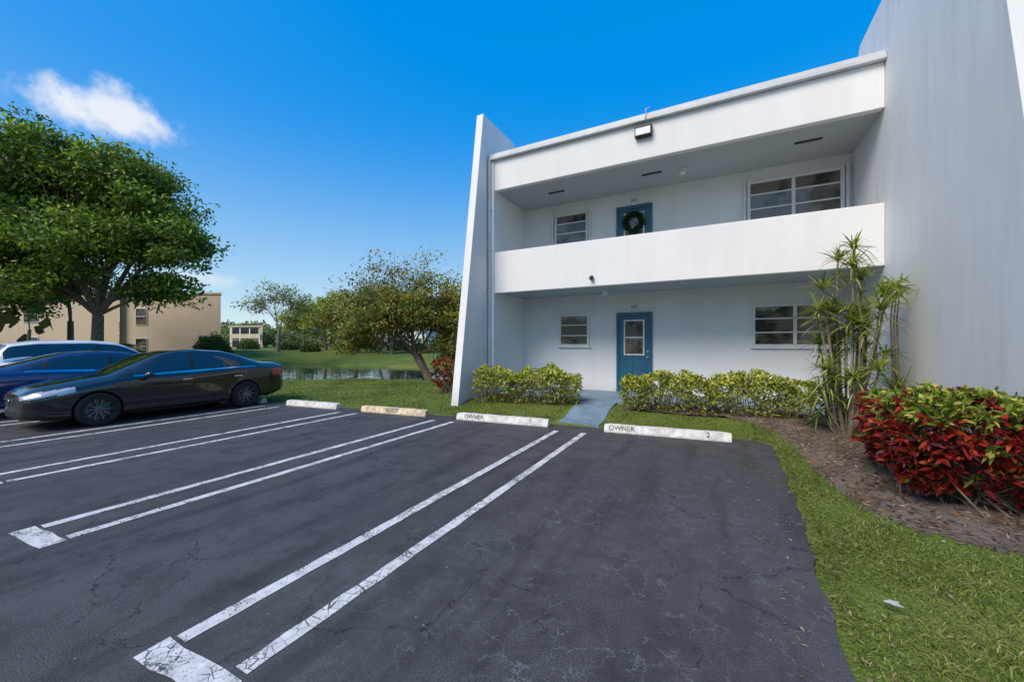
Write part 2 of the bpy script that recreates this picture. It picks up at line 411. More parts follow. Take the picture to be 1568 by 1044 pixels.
# ---------------------------------------------------------------- grass blades
def grass(x0, x1, y0, y1, dens, L, W):
    n = int((x1-x0)*(y1-y0)*dens)
    x = rng.uniform(x0, x1, n); y = rng.uniform(y0, y1, n)
    k = (asd(x, y) > rng.uniform(-.06, .04, n)) & ~inpoly(x+rng.normal(size=n)*.05, y+rng.normal(size=n)*.05, BP) & (lakeD(x, y) > .7)
    k &= ~((x > -3.0) & (x < -2.0) & (y > 7.3))
    k &= ~((x > -5.95) & (y > 9.4)) & (x < 2.9)
    k &= (rng.random(n) < .55+.45*np.sin(x*2.3+1.1*np.sin(y*3))*np.sin(y*1.9)) | (rng.random(n) < .5)
    x, y = x[k], y[k]; n = len(x)
    b = np.c_[x, y, np.maximum(terr(x, y), -.1)-.003]; b[:, 2] = np.where(x > -20, b[:, 2], b[:, 2])
    d = rdir(n, 1.4); d[:, 2] = np.abs(d[:, 2])+.12; d = norm(d)
    hv = .75+.38*np.sin(x*5.1+np.sin(y*4))*np.sin(y*4.3+np.sin(x*3))
    return b, d, rng.uniform(.5, 1.4, n)*L*hv, rng.uniform(.7, 1.2, n)*W
GV, GF, GC, off = [], [], [], 0
for args in [(.5, 2.9, 1.2, 5.2, 7500, .072, .0062), (.55, 1.3, 5.0, 8.6, 4500, .07, .008), (-5.9, .9, 6.9, 8.7, 2600, .065, .010),
             (-14, -5.7, 6.0, 12, 650, .07, .018), (-24, -5.7, 10, 17, 140, .06, .035), (-24, -14, 6.2, 10, 180, .08, .03)]:
    b, d, L, W = grass(*args)
    V, F, mm = blades(b, d, L, W, .45, 2, (.9, .8, .08))
    x, y = b[:, 0], b[:, 1]
    dry = np.clip(.5+.5*np.sin(x*6.3+2*np.sin(y*3.7))*np.sin(y*5.1+1.7*np.sin(x*4.9)), 0, 1)
    cc = mixcol(len(b), [(.155, .225, .04), (.235, .29, .06), (.095, .155, .026), (.31, .335, .085)], [.34, .28, .22, .16])
    dc = mixcol(len(b), [(.42, .37, .17), (.30, .27, .10), (.22, .17, .08)])
    isd = rng.random(len(b)) < .04+.24*dry**3
    cc = np.where(isd[:, None], dc, cc)
    patch = .5+.5*np.sin(x*2.1+2*np.sin(y*1.3)); cc = cc*(.74+.38*patch[:, None])
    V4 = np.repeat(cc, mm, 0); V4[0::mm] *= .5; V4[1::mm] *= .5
    GV.append(V); GF.append(F+off); GC.append(V4); off += len(V)
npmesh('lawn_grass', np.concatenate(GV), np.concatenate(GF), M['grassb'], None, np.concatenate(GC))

n = 420
x = rng.uniform(.30, 1.25, n); y = rng.uniform(1.6, 7.4, n)
x2 = rng.uniform(-8, .6, 90); y2 = ye(x2)-rng.exponential(.25, 90); x = np.r_[x, x2]; y = np.r_[y, y2]
b = np.c_[x, y, np.where(asd(x, y) > 0, terr(x, y)+.045, .008)]; d = rdir(len(x)); d[:, 2] *= .15; d = norm(d)
V, F, mm = blades(b, d, rng.uniform(.012, .045, len(x)), rng.uniform(.006, .018, len(x)), side=norm(np.cross(d, np.array([0, 0, 1.])+0*d)))
npmesh('fallen_leaves', V, F, M['leaf'], None, np.repeat(mixcol(len(x), [(.35, .26, .13), (.22, .14, .07), (.45, .38, .22)]), mm, 0))
b = np.array([[.86, 3.02, .10], [.88, 3.03, .10]]); d = norm(np.array([[1, .2, .1], [.6, -.5, .1]]))
V, F, mm = blades(b, d, .075, .045, side=norm(np.cross(d, np.array([[0, 0, 1.]]*2))))
npmesh('white_litter', V, F, M['leaf'], None, np.full((len(V), 3), .7))

# ---------------------------------------------------------------- main building
B = empty('apartment_building', (-1.5, 11.4, 0))
FX0, FX1, FY, BY = -5.575, 2.71, 9.46, 11.4
box('back_wall', FX0-.17, FX1+.05, BY, BY+.25, -.2, 6.6, M['wallblue'], B)
box('left_side_wall', FX0-.17, FX0, FY, BY-.003, -.2, 6.76, M['wallblue'], B)
box('corner_pilaster', FX0-.172, FX0+.0, FY-.03, FY-.003, -.1, 6.75, M['finwall'], B)
box('main_block', FX0-.15, 14, BY+.26, 23, -.2, 6.85, M['white'], B)
box('ground_floor_slab', FX0, FX1, 9.35, BY, -.1, .235, M['floorblue'], B)
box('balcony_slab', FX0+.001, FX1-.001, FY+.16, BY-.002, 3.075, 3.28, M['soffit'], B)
box('balcony_parapet', FX0+.002, FX1-.002, FY, FY+.155, 3.04, 4.19, M['white'], B, .012)
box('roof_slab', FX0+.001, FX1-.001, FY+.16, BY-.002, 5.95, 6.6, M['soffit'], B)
box('roof_fascia', FX0+.002, FX1-.002, FY, FY+.155, 5.93, 6.77, M['white'], B, .012)
box('roof_deck', FX0-.1, FX1, FY+.05, 23.1, 6.78, 6.88, M['roof'], B)
box('roof_edge_trim', FX0-.12, FX1-.003, FY-.11, FY+.045, 6.775, 6.85, M['trim'], B, .008)
box('roof_edge_trim_upper', FX0-.14, FX1-.003, FY-.06, FY+.048, 6.853, 6.95, M['trim'], B, .008)
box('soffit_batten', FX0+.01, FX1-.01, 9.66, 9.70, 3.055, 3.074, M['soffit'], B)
for x in (-2.95, .15): box('soffit_joint', x, x+.012, FY+.17, BY-.02, 5.943, 5.949, M['soffit'], B)
fin = [(7.92, -.2), (9.16, 8.0), (10.95, 8.0), (11.35, 7.4), (12.4, -.2)]
prism_x('left_fin_wall', fin, -5.95, -5.75, M['finwall'], B, .012)
mesh('fin_front_edge', [(-5.955, 7.914, -.2), (-5.745, 7.914, -.2), (-5.745, 9.154, 8.0), (-5.955, 9.154, 8.0)], [(0, 1, 2, 3)], M['white'], B)
fin2 = [(5.05, -.2), (6.62, 8.03), (10.9, 8.03), (11.35, 7.4), (13, -.2)]
prism_x('right_fin_wall', fin2, 2.712, 3.02, M['finwall'], B, .015)
mesh('fin_front_edge', [(2.707, 5.044, -.2), (3.025, 5.044, -.2), (3.025, 6.614, 8.03), (2.707, 6.614, 8.03)], [(0, 1, 2, 3)], M['white'], B)
box('stair_tower', 3.03, 7.5, 8.2, 13, -.2, 7.6, M['white'], B)
V, F = tube([(-5.69, 9.39, .12), (-5.69, 9.39, 3), (-5.69, 9.39, 6.78)], .04, 10)
npmesh('downspout', V, F, M['trim'], B, smooth=True)
for z in (1, 3.2, 5.4): box('pipe_strap', -5.745, -5.635, 9.345, 9.43, z, z+.03, M['trim'], B)

def window(x0, x1, z0, z1, cols, rows, name, fr=.05):
    y = BY
    e = B
    box(name+'_glass', x0+.01, x1-.01, y-.022, y-.004, z0+.01, z1-.01, M['glass'], e)
    for a, b, c, d in ((x0, x0+fr, z0, z1), (x1-fr, x1, z0, z1), (x0+fr+.001, x1-fr-.001, z1-fr, z1), (x0+fr+.001, x1-fr-.001, z0, z0+fr)):
        box(name+'_frame', a, b, y-.06, y-.002, c, d, M['frame'], e, .004)
    w = (x1-x0)/cols
    for c in range(1, cols):
        xx = x0+c*w; box(name+'_mullion', xx-.035, xx+.035, y-.055, y-.002, z0+fr+.001, z1-fr-.001, M['frame'], e, .004)
    for c in range(cols):
        a = x0+c*w+(fr if c == 0 else .036)+.001; b = x0+(c+1)*w-(fr if c == cols-1 else .036)-.001
        for r in range(1, rows):
            zz = z0+(z1-z0)*r/rows; box(name+'_rail', a, b, y-.045, y-.002, zz-.016, zz+.016, M['frame'], e)
    box(name+'_sill', x0-.05, x1+.05, y-.085, y-.001, z0-.05, z0-.002, M['white'], e, .006)
window(-4.34, -3.41, 1.55, 2.50, 1, 3, 'ground_window_left')
window(.78, 2.5, 1.55, 2.57, 2, 3, 'ground_window_right')
window(-4.50, -3.43, 4.40, 5.62, 1, 4, 'upper_window_left', .07)
window(.66, 2.56, 4.25, 5.66, 2, 4, 'upper_window_right', .07)
for xx in (-4.58, -3.40, .58, 2.585): box('shutter_track', xx, xx+.05, BY-.10, BY-.003, 4.25, 5.72, M['frame'], B)

def door(z0, name):
    x0, x1, zt = -2.59, -1.60, z0+2.27
    y = BY
    for a, b, c, d in ((x0, x0+.07, z0, zt), (x1-.07, x1, z0, zt), (x0+.071, x1-.071, zt-.09, zt)):
        box(name+'_frame', a, b, y-.05, y-.002, c, d, M['bluedoor'], B, .004)
    box(name+'_slab', x0+.072, x1-.072, y-.022, y-.003, z0+.02, zt-.092, M['bluedoor'], B)
    wx0, wx1, w0, w1 = x0+.21, x1-.21, z0+1.05, z0+2.06
    box(name+'_light_glass', wx0+.03, wx1-.03, y-.034, y-.024, w0+.03, w1-.03, M['glass'], B)
    for a, b, c, d in ((wx0, wx0+.04, w0, w1), (wx1-.04, wx1, w0, w1), (wx0+.041, wx1-.041, w1-.04, w1), (wx0+.041, wx1-.041, w0, w0+.04), (wx0+.041, wx1-.041, (w0+w1)/2-.02, (w0+w1)/2+.02)):
        box(name+'_light_frame', a, b, y-.045, y-.0235, c, d, M['frame'], B, .003)
    for a, b in ((x0+.19, (x0+x1)/2-.04), ((x0+x1)/2+.04, x1-.19)):
        box(name+'_panel', a, b, y-.034, y-.023, z0+.2, z0+.88, M['bluedoor'], B, .006)
    V, F = tube([(x1-.13, y-.022, z0+1.0), (x1-.13, y-.075, z0+1.0), (x1-.13, y-.095, z0+1.0), (x1-.13, y-.10, z0+1.0)], [.012, .012, .03, .004], 10)
    npmesh(name+'_knob', V, F, M['chrome'], B, smooth=True)
    box(name+'_deadbolt', x1-.155, x1-.105, y-.04, y-.023, z0+1.14, z0+1.19, M['chrome'], B, .01)
door(.235, 'ground_door'); door(3.28, 'upper_door')
textmesh('number_101', '101', .13, (-2.1, BY-.004, 2.66), (R2(90), 0, 0), M['black_text'], B)
textmesh('number_201', '201', .13, (-2.1, BY-.004, 5.70), (R2(90), 0, 0), M['black_text'], B)
for x, y in ((-4.07, 10.4), (-1.48, 10.4), (1.72, 10.3)):
    box('soffit_vent', x-.24, x+.24, y-.045, y+.045, 5.935, 5.949, M['dark'], B)
for x, y, z in ((-.77, 10.5, 5.949), (-2.7, 10.5, 3.074)):
    box('ceiling_light_base', x-.09, x+.09, y-.09, y+.09, z-.03, z, M['frame'], B, .01)
    V, F = tube([(x, y, z-.03), (x, y, z-.09), (x, y, z-.13), (x, y, z-.14)], [.07, .08, .06, .01], 14)
    npmesh('ceiling_light_globe', V, F, M['frame'], B, smooth=True)
V, F = tube([(-2.76, 9.46, 3.26), (-2.76, 9.40, 3.25), (-2.76, 9.36, 3.22), (-2.76, 9.33, 3.2)], [.05, .05, .045, .01], 12)
npmesh('security_camera', V, F, M['dark'], B, smooth=True)
box('floodlight_body', -1.71, -1.33, 9.33, 9.455, 6.41, 6.67, M['dark'], B, .02)
box('floodlight_lens', -1.685, -1.355, 9.31, 9.328, 6.435, 6.60, M['frame'], B, .01)
V, F = tube([(-1.46, 9.44, 6.66), (-1.46, 9.44, 6.77), (-1.46, 9.32, 6.8), (-1.46, 9.32, 7.0), (-1.40, 9.45, 7.1)], .012, 8)
npmesh('floodlight_conduit', V, F, M['trim'], B)
W = empty('door_wreath', (-2.1, BY-.08, 5.06))
n = 1500; th = rng.uniform(0, 2*np.pi, n); r = .235+rng.normal(size=n)*.04
b = np.c_[-2.1+r*np.cos(th), BY-.09+rng.normal(size=n)*.02, 5.06+r*np.sin(th)]
V, F, mm = blades(b, rdir(n), .07, .02); npmesh('wreath_leaves', V, F, M['leaf'], W, np.repeat(mixcol(n, [(.015, .05, .012), (.03, .09, .02)]), mm, 0))
th = np.linspace(0, 2*np.pi, 25); V, F = tube(np.c_[-2.1+.235*np.cos(th), np.full(25, BY-.08), 5.06+.235*np.sin(th)], .03, 8); npmesh('wreath_ring', V, F, M['dark'], W)
n = 60; V, F, mm = blades(np.tile([-2.1, BY-.13, 4.93], (n, 1)), rdir(n), .09, .035); npmesh('wreath_bow', V, F, M['leaf'], W, np.full((len(V), 3), .6))

# ---------------------------------------------------------------- hedges and shrubs
def hedge(name, a, b, hw, z0, h, n, pal, w, L=.075, seed=0):
    a = np.array(a, float); b = np.array(b, float); Ln = np.linalg.norm(b-a); d0 = (b-a)/Ln; nn = np.array([-d0[1], d0[0]])
    e = empty(name, ((a[0]+b[0])/2, (a[1]+b[1])/2, z0))
    s = rng.uniform(-.12, Ln+.12, n); u = rng.uniform(-1, 1, n); v = rng.uniform(0, 1, n)
    which = rng.random(n)
    u = np.where(which < .4, np.sign(u)*(1-rng.exponential(.12, n)), u)
    v = np.where((which >= .4) & (which < .8), 1-rng.exponential(.10, n), v)
    v = np.clip(v, .12, 1.08)
    lump = 1+.10*np.sin(s*4.3+seed)+.08*np.sin(s*9.7+2*seed+u*2)+.06*np.sin(s*17+u*4)
    endr = np.sqrt(np.clip(1-np.clip((np.abs(s-Ln/2)-(Ln/2-.25))/.4, 0, 1)**2, 0, 1))
    narrow = .62+.38*np.sin(np.clip(v, 0, 1)*2.2)
    px = a[0]+d0[0]*s+nn[0]*u*hw*narrow*lump*(.5+.5*endr); py = a[1]+d0[1]*s+nn[1]*u*hw*narrow*lump*(.5+.5*endr)
    pz = z0+v*h*lump*(.75+.25*endr)
    keep = (np.sin(s*7.1+seed)*np.sin(v*9+s*2) < .6) & ((v > .38+.14*np.sin(s*5+seed)) | (rng.random(n) < .35))
    P = np.c_[px, py, pz][keep]; v = v[keep]; n = len(P)
    V, F, mm = blades(P, rdir(n, .6), rng.uniform(.6, 1.3, n)*L, rng.uniform(.6, 1.2, n)*L*.5, .2)
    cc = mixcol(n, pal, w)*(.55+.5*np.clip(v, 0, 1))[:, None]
    npmesh('leaves', V, F, M['leaf'], e, np.repeat(cc, mm, 0))
    parts = []
    for k in range(int(Ln*14)):
        s0 = rng.uniform(0, Ln); q = a+d0*s0+nn*rng.uniform(-.15, .15)
        p0 = np.array([q[0], q[1], z0-.05])
        for _ in range(3):
            tip = p0+np.array([rng.normal()*.16, rng.normal()*.16, h*rng.uniform(.6, .95)])
            parts.append(tube([p0, (p0+tip)/2+rng.normal(size=3)*.03, tip], [.012, .008, .004], 5))
    V, F = joinparts(parts); npmesh('stems', V, F, M['barkp'], e)
VP = [(.64, .62, .11), (.45, .49, .07), (.16, .25, .03), (.06, .11, .015), (.70, .67, .30)]
VW = [.30, .23, .21, .14, .12]
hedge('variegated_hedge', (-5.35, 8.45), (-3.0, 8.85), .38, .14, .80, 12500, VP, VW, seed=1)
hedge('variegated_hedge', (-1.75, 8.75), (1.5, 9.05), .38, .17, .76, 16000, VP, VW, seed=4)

def croton(name, c, rx, ry, z0, h, ntip, top=True):
    e = empty(name, (c[0], c[1], z0))
    u = rng.normal(size=(ntip, 3)); u[:, 2] = np.abs(u[:, 2])
    u = np.sign(u)*np.abs(u)**.6; u = u/np.max(np.abs(u), axis=1, keepdims=True)*(.96-.35*rng.random((ntip, 1))**3)
    rr = norm(u)
    u = .65*u+.35*rr
    T = np.array([c[0], c[1], z0+.30*h])+u*np.array([rx, ry, h*.68]); T += rng.normal(size=T.shape)*.03
    low = rng.random(ntip) < .26; T[low, 2] = z0+h*rng.uniform(.15, .5, low.sum()); T[low, :2] = np.array(c)+(T[low, :2]-np.array(c))*.9
    parts = []
    root = np.array([c[0], c[1], z0])
    for k in range(0, ntip, 5):
        p0 = root+np.array([rng.normal()*rx*.3, rng.normal()*ry*.3, -.03]); parts.append(tube([p0, p0*.5+T[k]*.5+np.array([0, 0, -.05]), T[k]], [.012, .008, .004], 5))
    V, F = joinparts(parts); npmesh('stems', V, F, M['bark'], e)
    m = 15
    base = np.repeat(T, m, 0)+rng.normal(size=(ntip*m, 3))*.016; outd = norm(np.repeat(u*np.array([1, 1, .8]), m, 0))
    d = norm(outd*.7+rdir(ntip*m, .45)); n = len(base)
    V, F, mm = blades(base, d, rng.uniform(.05, .115, n), rng.uniform(.02, .038, n), .3, 3, (.3, 1, .8, .05))
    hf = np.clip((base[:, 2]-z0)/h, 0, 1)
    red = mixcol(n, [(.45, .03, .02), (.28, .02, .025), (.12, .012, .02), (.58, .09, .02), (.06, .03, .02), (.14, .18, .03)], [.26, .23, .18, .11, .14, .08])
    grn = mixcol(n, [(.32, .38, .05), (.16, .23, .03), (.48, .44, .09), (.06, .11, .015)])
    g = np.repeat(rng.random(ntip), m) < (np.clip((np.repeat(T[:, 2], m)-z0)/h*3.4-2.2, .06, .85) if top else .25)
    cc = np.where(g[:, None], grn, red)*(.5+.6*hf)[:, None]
    npmesh('leaves', V, F, M['leaf'], e, np.repeat(cc, mm, 0))
croton('red_croton_shrub', (2.06, 5.42), .60, .78, .14, 1.0, 1150)
croton('red_croton_shrub', (-7.3, 9.7), .45, .5, .14, 1.05, 240, False)

def dracaena(name, c, z0, n, H, spread):
    e = empty(name, (c[0], c[1], z0)); parts = []; Bs, Ds, Ls = [], [], []
    for k in range(n):
        a = 2.399*k+rng.uniform(-.4, .4)
        if k < 6: h = H*(1-.055*k); r = spread*(.12+.10*k)
        else: h = H*(.12+.56*rng.random()); r = spread*(.35+.75*rng.random())*(.5+.6*(1-h/H))
        p0 = np.array([c[0]+.16*math.cos(a)*rng.random(), c[1]+.16*math.sin(a)*rng.random(), z0-.05])
        tip = np.array([c[0]+r*math.cos(a), c[1]+r*math.sin(a), z0+h])
        mid = (p0+tip)/2+np.array([math.cos(a), math.sin(a), 0])*.08+rng.normal(size=3)*.03
        ts = np.linspace(0, 1, 9)[:, None]; cur = (1-ts)**2*p0+2*ts*(1-ts)*mid+ts**2*tip
        parts.append(tube(cur, np.linspace(.022, .013, 9), 6))
        L = 64; back = .32/max(h, .5); s = np.clip(1-rng.random(L)**1.2*back, .2, 1.0)
        q = (1-s[:, None])**2*p0+2*s[:, None]*(1-s[:, None])*mid+s[:, None]**2*tip
        crown = rng.random(L) < .65
        q[crown] = tip+rng.normal(size=(crown.sum(), 3))*.015
        az = rng.uniform(0, 2*np.pi, L); el = np.where(crown, rng.uniform(.15, 1.35, L), rng.uniform(-.1, .6, L))
        d = np.c_[np.cos(az)*np.cos(el), np.sin(az)*np.cos(el), np.sin(el)]
        Bs.append(q); Ds.append(d); Ls.append(rng.uniform(.30, .50, L))
    V, F = joinparts(parts); npmesh('stems', V, F, M['barkp'], e)
    b = np.concatenate(Bs); d = np.concatenate(Ds); L = np.concatenate(Ls); m = len(b)
    side = norm(np.cross(d, np.array([0, 0, 1.])+.12*rng.normal(size=(m, 3))))
    V, F, mm = blades(b, d, L, .026, rng.uniform(.15, .75, m), 5, (.6, 1, .95, .75, .45, .04), side)
    cc = mixcol(m, [(.22, .31, .05), (.36, .42, .09), (.10, .17, .02), (.50, .49, .22), (.38, .28, .12)], [.32, .28, .24, .11, .05])
    npmesh('leaves', V, F, M['leaf'], e, np.repeat(cc, mm, 0))
dracaena('dracaena_plant', (1.86, 8.12), .16, 36, 3.0, .72)
e = empty('slender_stem_shrub', (2.45, 8.3, .15)); parts = []
for k in range(3):
    p0 = np.array([2.44+.06*k, 8.25+.08*k, .1]); parts.append(tube([p0, p0+[.02, 0, 1.0], p0+[.0, .03, 1.9], p0+[.03, .0, 2.4]], [.018, .016, .013, .008], 7))
V, F = joinparts(parts); npmesh('stems', V, F, M['barkp'], e)
n = 90; b = np.tile([2.47, 8.33, 2.5], (n, 1))+rng.normal(size=(n, 3))*.06; V, F, mm = blades(b, rdir(n, .5), .28, .024, .4, 4, (.5, 1, .9, .5, .05)); npmesh('leaves', V, F, M['leaf'], e, np.repeat(mixcol(n, [(.22, .32, .05), (.32, .40, .07)]), mm, 0))

# ---------------------------------------------------------------- trees
def tree(name, base, h0, r0, lean, lobes, ncl, lpc, leafL, pal, w=None, sig=.55, bark='bark', extra_twigs=0, drop=0.0):
    base = np.array(base, float); e = empty(name, tuple(base)); parts = []
    def W(r, f, z): return base+RV*r+FV*f+np.array([0, 0, z])
    fk = W(lean[0], lean[1], h0)
    ts = np.linspace(0, 1, 8)[:, None]
    mid = base*.5+fk*.5+RV*(-.15*lean[0])
    cur = (1-ts)**2*(base-[0, 0, .2])+2*ts*(1-ts)*mid+ts**2*fk
    rr = r0*np.array([1.5, 1.1, 1.0, .95, .9, .86, .84, .82]); parts.append(tube(cur, rr, 12))
    tot = sum(l[3]*l[4] for l in lobes); C = []
    for (r, f, z, rh, rz) in lobes:
        c = W(r, f, z); v = c-fk; side = rng.normal(size=3)*.08*np.linalg.norm(v)
        ts = np.linspace(0, 1, 7)[:, None]; m1 = fk+v*.45+side+np.array([0, 0, .12*np.linalg.norm(v)])
        limb = (1-ts)**2*fk+2*ts*(1-ts)*m1+ts**2*c
        lr = r0*.52*(rh/3)**.5 if rh < 3 else r0*.55
        parts.append(tube(limb, np.linspace(lr, lr*.22, 7), 8))
        k = max(3, int(ncl*rh*rz/tot))
        d = rdir(k); rad = rng.random(k)**.45
        P = c+(RV*d[:, :1]+FV*d[:, 1:2])*rh*rad[:, None]+np.array([0, 0, 1.])*d[:, 2:]*rz*rad[:, None]
        for q in P:
            s = limb[rng.integers(2, 7)]; vv = q-s
            mm = s+vv*.5+rng.normal(size=3)*.12*np.linalg.norm(vv)
            parts.append(tube([s, mm, q], [lr*.22, lr*.13, lr*.05], 5))
            for _ in range(extra_twigs):
                s2 = mm*.4+q*.6; tt = q+rng.normal(size=3)*sig*1.3+np.array([0, 0, .3*sig]); parts.append(tube([s2, (s2+tt)/2+rng.normal(size=3)*.1*sig, tt], [lr*.07, lr*.05, lr*.02], 4))
        C.append(P)
    V, F = joinparts(parts); npmesh('trunk_and_limbs', V, F, M[bark], e, smooth=True)
    C = np.concatenate(C); C = C[rng.random(len(C)) >= drop]
    n = len(C)*lpc; ci = rng.integers(0, len(C), n)
    sg = sig*(.6+.8*rng.random(len(C)))[ci]
    off = np.clip(rng.normal(size=(n, 3)), -1.9, 1.9)*sg[:, None]*np.array([1, 1, .55]); P = C[ci]+off
    V, F, mm = blades(P, rdir(n, .1), rng.uniform(.7, 1.3, n)*leafL, rng.uniform(.4, .65, n)*leafL, .2)
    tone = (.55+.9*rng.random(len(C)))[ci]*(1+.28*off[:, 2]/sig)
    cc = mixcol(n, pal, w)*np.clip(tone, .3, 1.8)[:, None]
    npmesh('foliage', V, F, M['leaf'], e, np.repeat(cc, mm, 0))
    return e
def wp(u, d, z=None):
    t = (u-784)/594; p = FV*d+RV*t*d; return (p[0], p[1], float(terr(p[0], p[1])) if z is None else z)
G1 = [(.10, .185, .024), (.16, .25, .03), (.065, .125, .018), (.28, .36, .05)]
p = wp(148, 25)
tree('large_shade_tree', p, 3.4, .34, (.1, 0), [(-3.6, 0, 12.2, 3.9, 3.3), (.8, .5, 12.5, 3.0, 2.0), (3.6, 0, 11.0, 2.4, 1.8), (5.3, -.5, 7.8, 2.1, 2.0), (1.4, -1.5, 7.8, 2.6, 2.0), (-3.4, -1, 7.8, 3.1, 2.2), (-7, 0, 9.6, 3.6, 3.2), (-5.6, 0, 5.2, 2.1, 1.3), (3.1, .5, 5.3, 1.6, .9), (5.2, .2, 5.2, 1.3, .8), (0, 2, 9.8, 3.0, 2.4), (-1.6, 0, 6.0, 1.4, .9)],
     500, 165, .26, G1, sig=.56)
p = wp(108, 28)
tree('shade_tree', p, 3.2, .2, (0, 0), [(-.5, 0, 6, 2.2, 1.6), (-3, 1, 7, 2.4, 2)], 60, 110, .26, G1, sig=.55)
p = wp(40, 22)
tree('young_shade_tree', p, 2.4, .09, (.2, 0), [(0, 0, 4.6, 1.3, 1.6)], 26, 90, .2, G1, sig=.35)
GY = [(.26, .28, .05), (.16, .23, .03), (.34, .31, .07), (.09, .135, .02), (.36, .22, .08)]
p = wp(668, 18.3)
tree('leaning_sparse_tree', p, 1.9, .20, (-1.0, .2), [(-2.7, 0, 3.8, 1.6, 1.1), (-1.1, .2, 4.2, 1.5, 1.1), (.5, .3, 4.1, 1.4, 1.3), (1.4, 0, 3.5, .9, 1.2), (-3.5, .5, 2.6, 1.1, .9), (.4, 0, 2.3, .9, .8)],
     190, 120, .15, GY, sig=.30, extra_twigs=3, drop=.08)
tree('bare_top_tree', wp(667, 18.7), 2.4, .15, (-1.1, .1), [(-2.5, 0, 5.6, 1.4, 1.2), (-.9, .2, 5.9, 1.3, 1.0), (-3.6, 0, 4.6, 1.1, .9), (.4, 0, 5.2, 1.0, .8)], 85, 34, .14, GY, sig=.34, extra_twigs=7, drop=.28, bark='bark')
tree('sparse_tree', wp(425, 44), 2.6, .20, (.2, 0), [(-2.4, 0, 5.6, 1.7, 1.4), (0, 0, 6.4, 1.9, 1.4), (2.0, 0, 5.6, 1.7, 1.3)], 70, 34, .26, [(.26, .30, .12), (.34, .36, .2), (.18, .21, .08)], sig=.5, extra_twigs=4, bark='barkp', drop=.15)
for u, d, hh, s in ((500, 50, 6.0, 1.0), (545, 40, 5.6, 1.0), (580, 46, 7.0, 1.2), (465, 62, 6.4, 1.1), (625, 60, 5.6, 1.0), (520, 66, 9.0, 1.4), (600, 38, 5.4, 1.0), (485, 75, 8.0, 1.4), (650, 50, 6.0, 1.2)):
    tree('lakeside_tree', wp(u, d), 2.2, .18, (rng.normal()*.3, 0), [(-1.6*s, 0, hh*.70, 1.9*s, 1.5*s), (.5, 0, hh*.95, 2.0*s, 1.5*s), (2.0*s, .3, hh*.72, 1.7*s, 1.3*s)], 65, 105, .27, GY if u not in (500, 465, 485) else [(.36, .39, .08), (.25, .32, .05)], sig=.5)
def blobshrub(name, c, r, h, n, L, pal):
    e = empty(name, tuple(c)); d = rdir(n); d[:, 2] = np.abs(d[:, 2]); rad = rng.random(n)**.3*(1+.12*np.sin(d[:, 0]*7)*np.cos(d[:, 1]*6))
    P = np.array(c)+d*rad[:, None]*np.array([r, r, h]); V, F, mm = blades(P, rdir(n, .3), L, L*.5)
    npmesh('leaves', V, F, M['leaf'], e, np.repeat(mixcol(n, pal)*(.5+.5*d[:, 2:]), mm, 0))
    V, F = joinparts([tube([np.array(c)-[0, 0, .1], np.array(c)+[x, y, h*.7]], [.05, .02], 6) for x, y in ((0, 0), (.2, .1), (-.2, .1))]); npmesh('stems', V, F, M['bark'], e)
blobshrub('round_shrub', wp(325, 33), 1.45, 2.3, 5000, .2, [(.05, .12, .035), (.08, .18, .05)])
blobshrub('low_shrub', wp(125, 33), 1.2, 1.3, 2500, .2, G1)
blobshrub('low_shrub', wp(60, 33), 1.6, 1.1, 2500, .2, G1)
for u, d, r in ((380, 60, 1.6), (440, 52, 1.3), (530, 58, 1.8), (570, 64, 2.0), (610, 48, 1.4), (475, 44, 1.0), (640, 40, 1.0)):
    blobshrub('low_shrub', wp(u, d), r, r*.9, 1500, .28, [(.08, .14, .03), (.14, .20, .05)])
def palm(name, c, h, n=16, L=1.2):
    e = empty(name, tuple(c)); c = np.array(c)
    V, F = tube([c-[0, 0, .1], c+[.05, 0, h*.5], c+[0, 0, h]], [.09, .07, .06], 8); npmesh('trunk', V, F, M['barkp'], e)
    Bs, Ds = [], []; parts = []
    for k in range(n):
        a = 2*np.pi*k/n; up = rng.uniform(.2, 1.2); d = norm(np.array([math.cos(a), math.sin(a), up])); s = np.linspace(0, 1, 14)
        q = c+[0, 0, h]+d*L*s[:, None]; q[:, 2] -= .6*L*s**2; parts.append(tube(q[::3], .012, 4))
        sd = norm(np.cross(d, [0, 0, 1.]))
        for sg in (-1, 1): Bs.append(q); Ds.append(norm(sd*sg+d*.5-np.array([0, 0, .3])+0*q))
    V, F = joinparts(parts); npmesh('fronds', V, F, M['bark'], e)
    b = np.concatenate(Bs); d = np.concatenate(Ds); V, F, mm = blades(b, d, .38, .05, .3); npmesh('leaflets', V, F, M['leaf'], e, np.repeat(mixcol(len(b), G1), mm, 0))
palm('small_palm', wp(188, 31), 1.3); palm('small_palm', wp(205, 32), .8); palm('small_palm', wp(478, 46), 2.0)

